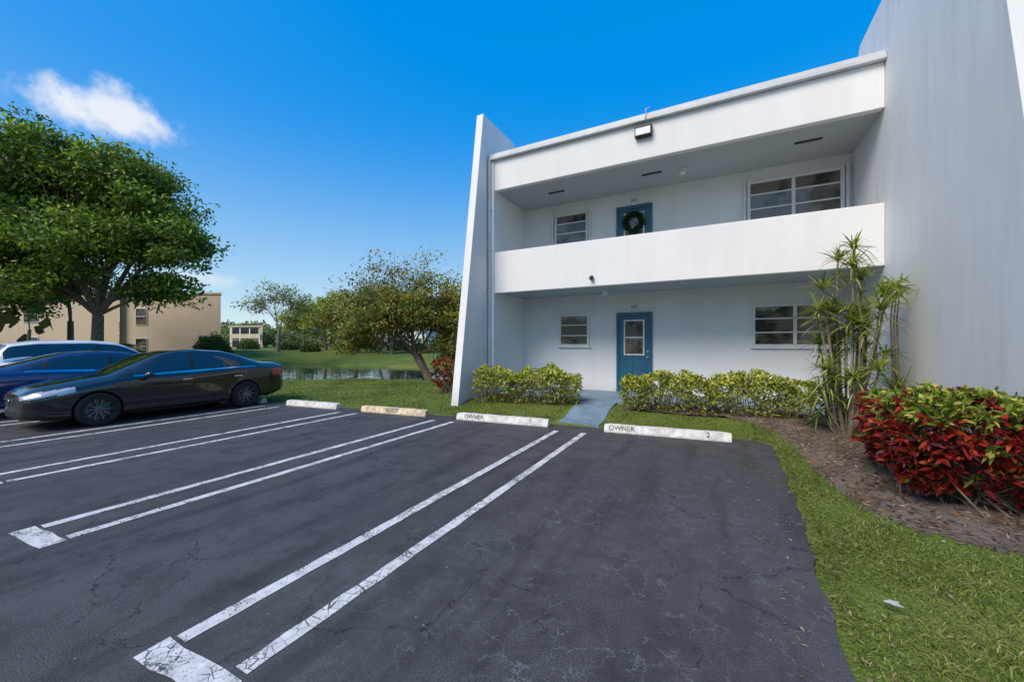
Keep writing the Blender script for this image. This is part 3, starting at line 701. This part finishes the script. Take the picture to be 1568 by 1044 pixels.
P, Cc = [], []
for k in range(480):
    if k < 300:
        u = rng.uniform(-500, 1500); d = rng.uniform(85, 150)
        if rng.random() < .45: u = rng.uniform(340, 700)
        c = np.array(wp(u, d, 0))
    else:
        a = rng.uniform(math.pi*.95, math.pi*2.3); d = rng.uniform(40, 80); c = np.array([math.cos(a)*d, math.sin(a)*d, 0])
    r = rng.uniform(2, 4.5); h = rng.uniform(3.5, 7.5)*(d/110 if k < 300 else 1.2)
    m = 150; dd = rdir(m); q = c+dd*rng.random((m, 1))**.35*np.array([r, r, h*.5])+[0, 0, h*.55+.5]; q[:, 2] = np.maximum(q[:, 2], .1)
    P.append(q); Cc.append(mixcol(m, [(.12, .17, .06), (.18, .23, .08), (.25, .27, .11)])*rng.uniform(.7, 1.2))
P = np.concatenate(P); V, F, mm = blades(P, rdir(len(P)), 1.0, .6); npmesh('distant_trees', V, F, M['leaf'], None, np.repeat(np.concatenate(Cc), mm, 0))

# ---------------------------------------------------------------- background buildings
def bgbuilding(name, u0, u1, d, depth, h, mat, wins, extra=None, skew=0.0):
    a = np.array(wp(u0, d, 0)); b = np.array(wp(u1, d, 0)); e = empty(name, (0, 0, 0))
    L = np.linalg.norm(b-a); e.location = tuple(a); e.rotation_euler = (0, 0, R2(YAW))
    def bx(nm, *args):
        o = box(nm, *args); o.parent = e
        if skew and nm in ('walls', 'roof_coping'):
            for v in o.data.vertices: v.co.x += skew*v.co.y
        return o
    bx('walls', 0, L, 0, depth, -.3, h, mat)
    bx('roof_coping', -.08, L+.08, -.08, depth+.08, h+.002, h+.16, M['white'] if mat is not M['beige'] else M['beige'])
    for (x, z, w, hh) in wins:
        bx('window_frame', x-w/2-.07, x+w/2+.07, -.05, -.002, z-.07, z+hh+.07, M['frame'])
        bx('window_pane', x-w/2, x+w/2, -.07, -.052, z, z+hh, M['glass'])
        bx('window_rail', x-w/2, x+w/2, -.09, -.071, z+hh*.5-.03, z+hh*.5+.03, M['frame'])
    if extra: extra(bx, L)
    return e
def lx(u, u0, d): return (u-u0)/594*d
bgbuilding('beige_apartment_building', 183, 338, 35, 12, 6.1, M['beige'], [(lx(217, 183, 35), 3.4, .95, 1.4), (lx(217, 183, 35), .7, .95, 1.4)], skew=-.80)
bgbuilding('beige_apartment_building', -330, 182.5, 34.6, 14, 6.3, M['beige'], [(x, z, 1.2, 1.4) for x in (3, 8, 13, 18, 22) for z in (.8, 3.6)], skew=-1.1)
def balc(bx, L):
    for z in (.1, 2.8):
        bx('balcony_shade_panel', .5, L-.5, -.05, -.002, z+.9, z+2.2, M['dark']); bx('balcony_rail', .3, L-.3, -.4, -.052, z, z+.85, M['beige'])  # flat dark panel on the wall paints in the shade behind each rail
    for k in range(4): bx('post', .3+k*(L-.8)/3, .5+k*(L-.8)/3, -.42, -.401, 0, 4.8, M['white'])
bgbuilding('tan_apartment_building', 352, 402, 78, 9, 5.2, M['beige'], [], balc, skew=-.68)
def gable(bx, L):
    bx('eave', -.3, L+.3, -.3, 9, 4.6, 4.75, M['roof'])
bgbuilding('white_apartment_building', 572, 652, 72, 9, 4.5, M['white'], [(x, 1.2, 1.0, 1.5) for x in (1.2, 3.4, 6, 8.4)], gable)
bgbuilding('white_apartment_building', 495, 560, 110, 9, 5.4, M['white'], [(x, z, 1.2, 1.3) for x in (1.5, 4.5, 7.5, 10.5) for z in (1.0, 3.4)])

# ---------------------------------------------------------------- cars
def smoothprof(xs, ys, sig=.06):
    g = np.arange(-.6, 5.4, .01); v = np.interp(g, xs, ys); k = np.exp(-.5*(np.arange(-30, 31)*.01/sig)**2); k /= k.sum()
    v = np.convolve(np.pad(v, 30, 'edge'), k, 'valid'); return lambda x: np.interp(x, g, v)
def lathe(prof, n=40):
    th = np.linspace(0, 2*np.pi, n, endpoint=False); P = np.array(prof)
    V = np.stack([P[:, None, 1]*np.cos(th), np.broadcast_to(P[:, None, 0], (len(P), n)), P[:, None, 1]*np.sin(th)], -1).reshape(-1, 3)
    i = np.arange(len(P)-1)[:, None]*n; j = np.arange(n)[None]; j2 = (j+1) % n
    return V, np.stack([i+j, i+j2, i+n+j2, i+n+j], -1).reshape(-1, 4)
def make_car(name, loc, rot, paint, zs=1.0, suv=False):
    e = empty(name, loc); e.rotation_euler = (0, 0, rot)
    if not suv:
        Hf = smoothprof([-.1, .0, .06, .20, .7, 1.12, 1.92, 2.15, 2.6, 3.15, 3.42, 4.08, 4.45, 4.56, 4.63], [.66, .68, .76, .82, .93, 1.00, 1.40, 1.455, 1.49, 1.445, 1.375, 1.14, 1.12, 1.09, 1.0], .045)
        rw0, rw1 = 3.36, 4.0
    else:
        Hf = smoothprof([-.1, .0, .06, .20, .7, 1.1, 1.85, 2.05, 2.6, 3.6, 4.1, 4.45, 4.58, 4.63], [.72, .72, .85, .92, 1.02, 1.08, 1.52, 1.6, 1.65, 1.62, 1.54, 1.15, 1.05, .95], .045)
        rw0, rw1 = 4.12, 4.42
    Wf = smoothprof([-.1, 0, .06, .2, .5, 1.2, 2.3, 3.6, 4.2, 4.5, 4.6, 4.63], [.56, .60, .70, .79, .86, .885, .89, .885, .86, .80, .74, .68], .04)
    Bl = smoothprof([0, .6, 1.2, 2.5, 3.8, 4.63], [.62, .78, .90, .93, 1.0, .99] if not suv else [.68, .86, 1.0, 1.04, 1.1, 1.0], .1)
    ZB = smoothprof([-.1, 0, .3, .8, 3.8, 4.3, 4.63], [.24, .22, .17, .17, .18, .22, .34], .06)
    X = np.unique(np.round(np.r_[np.linspace(0, .3, 22), np.linspace(.3, 4.3, 125), np.linspace(4.3, 4.63, 22), [1.335, 1.345, 2.455, 2.465, 3.535, 3.545, 2.43, 2.49]], 4))
    rings = []; par = None
    for x in X:
        w, H, zb = float(Wf(x)), float(Hf(x)), float(ZB(x)); b = min(float(Bl(x)), H-.05); g = min(max((H-b)/.4, 0), 1)
        c = [(0, zb), (.80*w, zb), (.95*w, zb+.05), (.985*w, zb+.16), (1.0*w, zb+(b-zb)*.55), (.99*w, zb+(b-zb)*.80), (.965*w, b-.01),
             ((.90+.02*g)*w, b+.02+.01*g), ((.78+.045*g)*w, b+(.62-.1*g)*(H-b)), ((.62+.095*g)*w, b+(.84+.06*g)*(H-b)), ((.40+.18*g)*w, H-.012), (0, H)]
        c[4] = (c[4][0]*.988, c[4][1]); c[5] = (c[5][0]*1.004, c[5][1])
        full = c+[(-a, z) for a, z in c[-2:0:-1]]
        P = np.array(full); q = np.array(list(range(12))+list(range(10, 0, -1)), float)
        P = np.c_[P, q]
        for _ in range(2):
            N = np.roll(P, -1, 0); P = np.stack([.75*P+.25*N, .25*P+.75*N], 1).reshape(-1, 3)
        rings.append(np.c_[np.full(len(P), x), P[:, 0], P[:, 1]]); par = P[:, 2]
    n = len(par); R = list(rings)
    for fs, pos in (((.8, .55, .25, .02), 'f'), ((.8, .55, .25, .02), 'r')):
        src = rings[0] if pos == 'f' else rings[-1]; cen = src.mean(0)
        for f in fs:
            q = cen+(src-cen)*f; q[:, 0] += (-.05 if pos == 'f' else .04)*(1-f*f)
            if pos == 'f': R.insert(0, q)
            else: R.append(q)
    V = np.concatenate(R); k = len(R)
    i = np.arange(k-1)[:, None]*n; j = np.arange(n)[None]; j2 = (j+1) % n
    F = np.stack([i+j, i+n+j, i+n+j2, i+j2], -1).reshape(-1, 4)
    cf = V[F].mean(1); pf = np.broadcast_to(np.minimum(par[j], 99)*.5+.5*par[j2], (k-1, n)).reshape(-1)
    x, y, z = cf[:, 0], np.abs(cf[:, 1]), cf[:, 2]; Hx = Hf(x); bx_ = np.minimum(Bl(x), Hx-.05); gh = Hx-bx_
    mi = np.zeros(len(F), int)
    wx0, wx1 = 1.42, (3.86 if not suv else 4.2)
    side = (pf > 7.25) & (pf < 8.95) & (x > wx0) & (x < wx1) & (gh > .17)
    trim = (pf > 6.95) & (pf < 7.25) & (x > wx0) & (x < wx1)
    pill = ((x > 2.43) & (x < 2.49)) | ((x > 3.5) & (x < 3.55) & (not suv))
    mi[trim] = 4; mi[side] = 1; mi[side & pill] = 2
    mi[(pf > 9.35) & (x > 1.17) & (x < 1.98)] = 1
    mi[(pf > 9.25) & (x > rw0) & (x < rw1)] = 1
    seam = (((x > 1.335) & (x < 1.345)) | ((x > 2.455) & (x < 2.465)) | ((x > 3.535) & (x < 3.545))) & (pf > 2.6) & (pf < 6.9)
    mi[seam] = 2
    mi[(z < .235) & (pf < 2.7)] = 2
    hl = (x < .60) & (x > -.01) & (z > .585+.20*x) & (z < .695+.17*x) & (y > .42) & (pf < 7.6)
    mi[hl] = 3
    mi[(x < .03) & (y < .40) & (z > .47) & (z < .63)] = 2
    mi[(x < .08) & (y < .55) & (z > .24) & (z < .36)] = 2
    mi[(x < .25) & (y > .60) & (z > .28) & (z < .40)] = 2
    mi[(x > 4.25) & (z > .76) & (z < .95) & (y > .45)] = 5
    body = npmesh('body', V, F, paint, None, smooth=True)
    for q in (M['carglass'], M['dark'], M['lamp'], M['chrome'], M['tail']): body.data.materials.append(q)
    body.data.polygons.foreach_set('material_index', mi.astype(np.int32))
    wx = (.90, 3.58); wz = .325
    cutters = []
    for a in wx:
        for s in (-1, 1):
            pr = [(s*.62, .001), (s*.62, .365), (s*1.2, .365), (s*1.2, .001)]
            Vc, Fc = lathe(pr, 48); Vc = Vc+[a, 0, wz]
            o = npmesh('cut', Vc, Fc, M['dark'])
            bm = bmesh.new(); bm.from_mesh(o.data); bmesh.ops.holes_fill(bm, edges=bm.edges, sides=0); bmesh.ops.recalc_face_normals(bm, faces=bm.faces); bm.to_mesh(o.data); bm.free()
            cutters.append(o)
            bo = body.modifiers.new('arch', 'BOOLEAN'); bo.operation = 'DIFFERENCE'; bo.object = o; bo.solver = 'EXACT'
    bm = bmesh.new(); bm.from_mesh(body.data); bmesh.ops.holes_fill(bm, edges=bm.edges, sides=0); bmesh.ops.recalc_face_normals(bm, faces=bm.faces); bm.to_mesh(body.data); bm.free()
    dg = bpy.context.evaluated_depsgraph_get(); dg.update()
    me = bpy.data.meshes.new_from_object(body.evaluated_get(dg)); body.modifiers.clear(); body.data = me
    for o in cutters: bpy.data.objects.remove(o)
    body.parent = e; body.scale = (1, 1, zs)
    for a in wx:
        for s in (-1, 1):
            yo = .865*s
            tp = [(-.0, .20), (.0, .235), (.008, .25), (.012, .29), (0, .315), (-.02, .325), (-.10, .328), (-.18, .325), (-.2, .31), (-.2, .2)]
            Vt, Ft = lathe([(yo+s*q, r) for q, r in tp], 48); o = npmesh('tyre', Vt+[a, 0, .325], Ft, M['rubber'], smooth=True); o.parent = e
            parts = [lathe([(yo-s*.0, .236), (yo-s*.012, .222), (yo-s*.06, .205), (yo-s*.14, .20)], 48), lathe([(yo-s*.075, .205), (yo-s*.08, .01)], 32),
                     lathe([(yo-s*.012, .004), (yo-s*.010, .03), (yo-s*.016, .055), (yo-s*.06, .06)], 24)]
            for q in range(10):
                an = 2*np.pi*q/10; ca, sa = math.cos(an), math.sin(an)
                pr = []
                for rr_, ww, yy in ((.045, .020, .014), (.15, .013, .010), (.224, .017, .004)):
                    for sg in (-1, 1):
                        for dy in (0, .03): pr.append((rr_*ca-sg*ww*sa, yo-s*(yy+dy), rr_*sa+sg*ww*ca))
                pv = np.array(pr); fc = []
                for g_ in (0, 4): fc += [(g_, g_+2, g_+6, g_+4), (g_+1, g_+5, g_+7, g_+3), (g_, g_+4, g_+5, g_+1), (g_+2, g_+3, g_+7, g_+6)]
                parts.append((pv, np.array(fc)))
            Vr, Fr = joinparts(parts); o = npmesh('alloy_rim', Vr+[a, 0, .325], Fr, M['alu']); o.parent = e
            Vd, Fd = lathe([(yo-s*.078, .19), (yo-s*.078, .002)], 32); o = npmesh('brake_disc', Vd+[a, 0, .325], Fd, M['dark']); o.parent = e
    for s in (-1, 1):
        ztop = float(Bl(1.6))+.06
        pr = [(s*(.90+.20*q), r) for q, r in ((0, .03), (.1, .065), (.35, .085), (.7, .082), (.95, .06), (1, .01))]
        Vm, Fm = lathe(pr, 16); Vm = Vm*[.85, 1, .72]+[1.62, 0, ztop*zs]; o = npmesh('side_mirror', Vm, Fm, paint, smooth=True); o.parent = e
        for hx in (2.22, 3.28):
            wy = float(Wf(hx)); o = box('door_handle', hx, hx+.19, min(s*(wy-.01), s*(wy+.022)), max(s*(wy-.01), s*(wy+.022)), .80*zs, .828*zs, M['chrome'] if not suv else paint, None, .008); o.parent = e
    o = box('licence_plate', 4.655, 4.67, -.17, .17, .62, .72, M['frame'], None, .004); o.parent = e
    o = box('grille_bar', -.065, -.05, -.3, .3, .575, .595, M['chrome'], None, .004); o.parent = e
    Vb, Fb = lathe([(-.004, .001), (-.004, .045), (.004, .045), (.004, .001)], 20); Vb = Vb[:, [1, 0, 2]]+[-.058, 0, .54]; o = npmesh('badge', Vb, Fb, M['chrome']); o.parent = e
    o = box('underbody', .3, 4.3, -.60, .60, .20, .5, M['dark'], None); o.parent = e
    return e
blackp = simple('black_car_paint', (.008, .008, .009), .18, 0, 1, var=.02)
bluep = simple('blue_car_paint', (.012, .035, .14), .22, .3, 1, var=.02)
whitep = simple('white_car_paint', (.80, .80, .79), .3, 0, .6, var=.02)
make_car('parked_sedan', (-11.55, 2.03, 0), R2(90), blackp, 1.0)
make_car('parked_sedan', (-14.2, 6.35, 0), R2(-90), bluep, .97)
make_car('parked_suv', (-17.0, 6.9, 0), R2(-90), whitep, 1.05, True)

# ---------------------------------------------------------------- world, sun, camera
SEL, SAZ = 46, 200
w = bpy.data.worlds.new('World'); sc.world = w; w.use_nodes = True; w.node_tree.nodes.clear()
t = NT(w.node_tree); out = t.n('ShaderNodeOutputWorld')
sky = t.n('ShaderNodeTexSky', sky_type='NISHITA', sun_disc=False, sun_elevation=R2(SEL), sun_rotation=R2(SAZ), air_density=1.0, dust_density=.8, ozone_density=2.0, altitude=0)
hs = t.n('ShaderNodeHueSaturation', {'Hue': .498, 'Saturation': 1.50, 'Value': 1.0, 'Color': sky.outputs[0]}).outputs[0]
Bc = t.n('ShaderNodeSeparateColor', {0: hs}).outputs[2]
fac = t.math('MULTIPLY', t.math('POWER', t.math('MAXIMUM', t.math('MULTIPLY', Bc, .11), .03), -.84), .72)
hs = t.n('ShaderNodeVectorMath', {0: hs, 3: fac}, operation='SCALE').outputs[0]
hs = t.n('ShaderNodeVectorMath', {0: hs, 1: (0.0, 0.0, 0.0)}, operation='MAXIMUM').outputs[0]
tc = t.n('ShaderNodeTexCoord').outputs['Generated']
el = t.n('ShaderNodeSeparateXYZ', {0: tc}).outputs[2]
hz = t.math('POWER', t.math('SUBTRACT', 1.0, t.ss(el, -.15, .52)), 1.15)
hs = t.mix(t.math('MULTIPLY', hz, .85), hs, (3.7, 4.9, 6.1))
def cloud(cdir, wa, wb, sc_, thr, seed, amp=1.5):
    c = np.array(cdir, float); c /= np.linalg.norm(c); e1 = np.array([-c[1], c[0], 0]); e1 /= np.linalg.norm(e1); e2 = np.cross(c, e1)
    a = t.n('ShaderNodeVectorMath', {0: tc, 1: tuple(e1/wa)}, operation='DOT_PRODUCT').outputs['Value']
    b = t.n('ShaderNodeVectorMath', {0: tc, 1: tuple(e2/wb)}, operation='DOT_PRODUCT').outputs['Value']
    f = t.n('ShaderNodeVectorMath', {0: tc, 1: tuple(c)}, operation='DOT_PRODUCT').outputs['Value']
    r = t.math('SQRT', t.math('ADD', t.math('MULTIPLY', a, a), t.math('MULTIPLY', b, b)))
    nz = t.noise(t.n('ShaderNodeMapping', {'Vector': tc, 'Location': (seed, 0, 0), 'Scale': (1, 1, 1)}).outputs[0], sc_, 6, .6)
    v = t.math('ADD', t.math('SUBTRACT', 1.0, r), t.math('MULTIPLY', t.math('SUBTRACT', nz, .5), amp))
    return t.math('MULTIPLY', t.ss(v, thr, thr+.75), t.ss(f, .3, .6))
c1 = cloud((-1.395, .40, .605), .108, .056, 20, .05, 7.3, 1.6)
c3 = cloud((-1.18, .50, .17), .10, .03, 12, .2, 5)
cl = t.math('MAXIMUM', c1, t.math('MULTIPLY', c3, .6), True)
colr = t.mix(t.math('MULTIPLY', cl, .88), hs, (6.1, 6.2, 6.5))
bg = t.n('ShaderNodeBackground', {'Color': colr, 'Strength': .15}); t.l(bg.outputs[0], out.inputs[0])

sl = bpy.data.lights.new('sun', 'SUN'); sl.energy = 3.5; sl.angle = R2(34); sl.color = (1.0, .90, .78)
so = bpy.data.objects.new('sun', sl); COL.objects.link(so)
d = Vector((math.sin(R2(SAZ))*math.cos(R2(SEL)), math.cos(R2(SAZ))*math.cos(R2(SEL)), math.sin(R2(SEL))))
so.rotation_euler = d.to_track_quat('Z', 'Y').to_euler(); so.location = (0, -20, 30)

cam = bpy.data.cameras.new('camera'); co = bpy.data.objects.new('camera', cam); COL.objects.link(co)
cam.sensor_width = 36; cam.lens = 594/1568*36; cam.shift_y = 5/1568; cam.clip_end = 3000; cam.clip_start = .05
co.location = (0, 0, 1.6); co.rotation_euler = (R2(90), 0, R2(YAW)); sc.camera = co
sc.view_settings.view_transform = 'Standard'; sc.view_settings.look = 'None'; sc.view_settings.exposure = 0
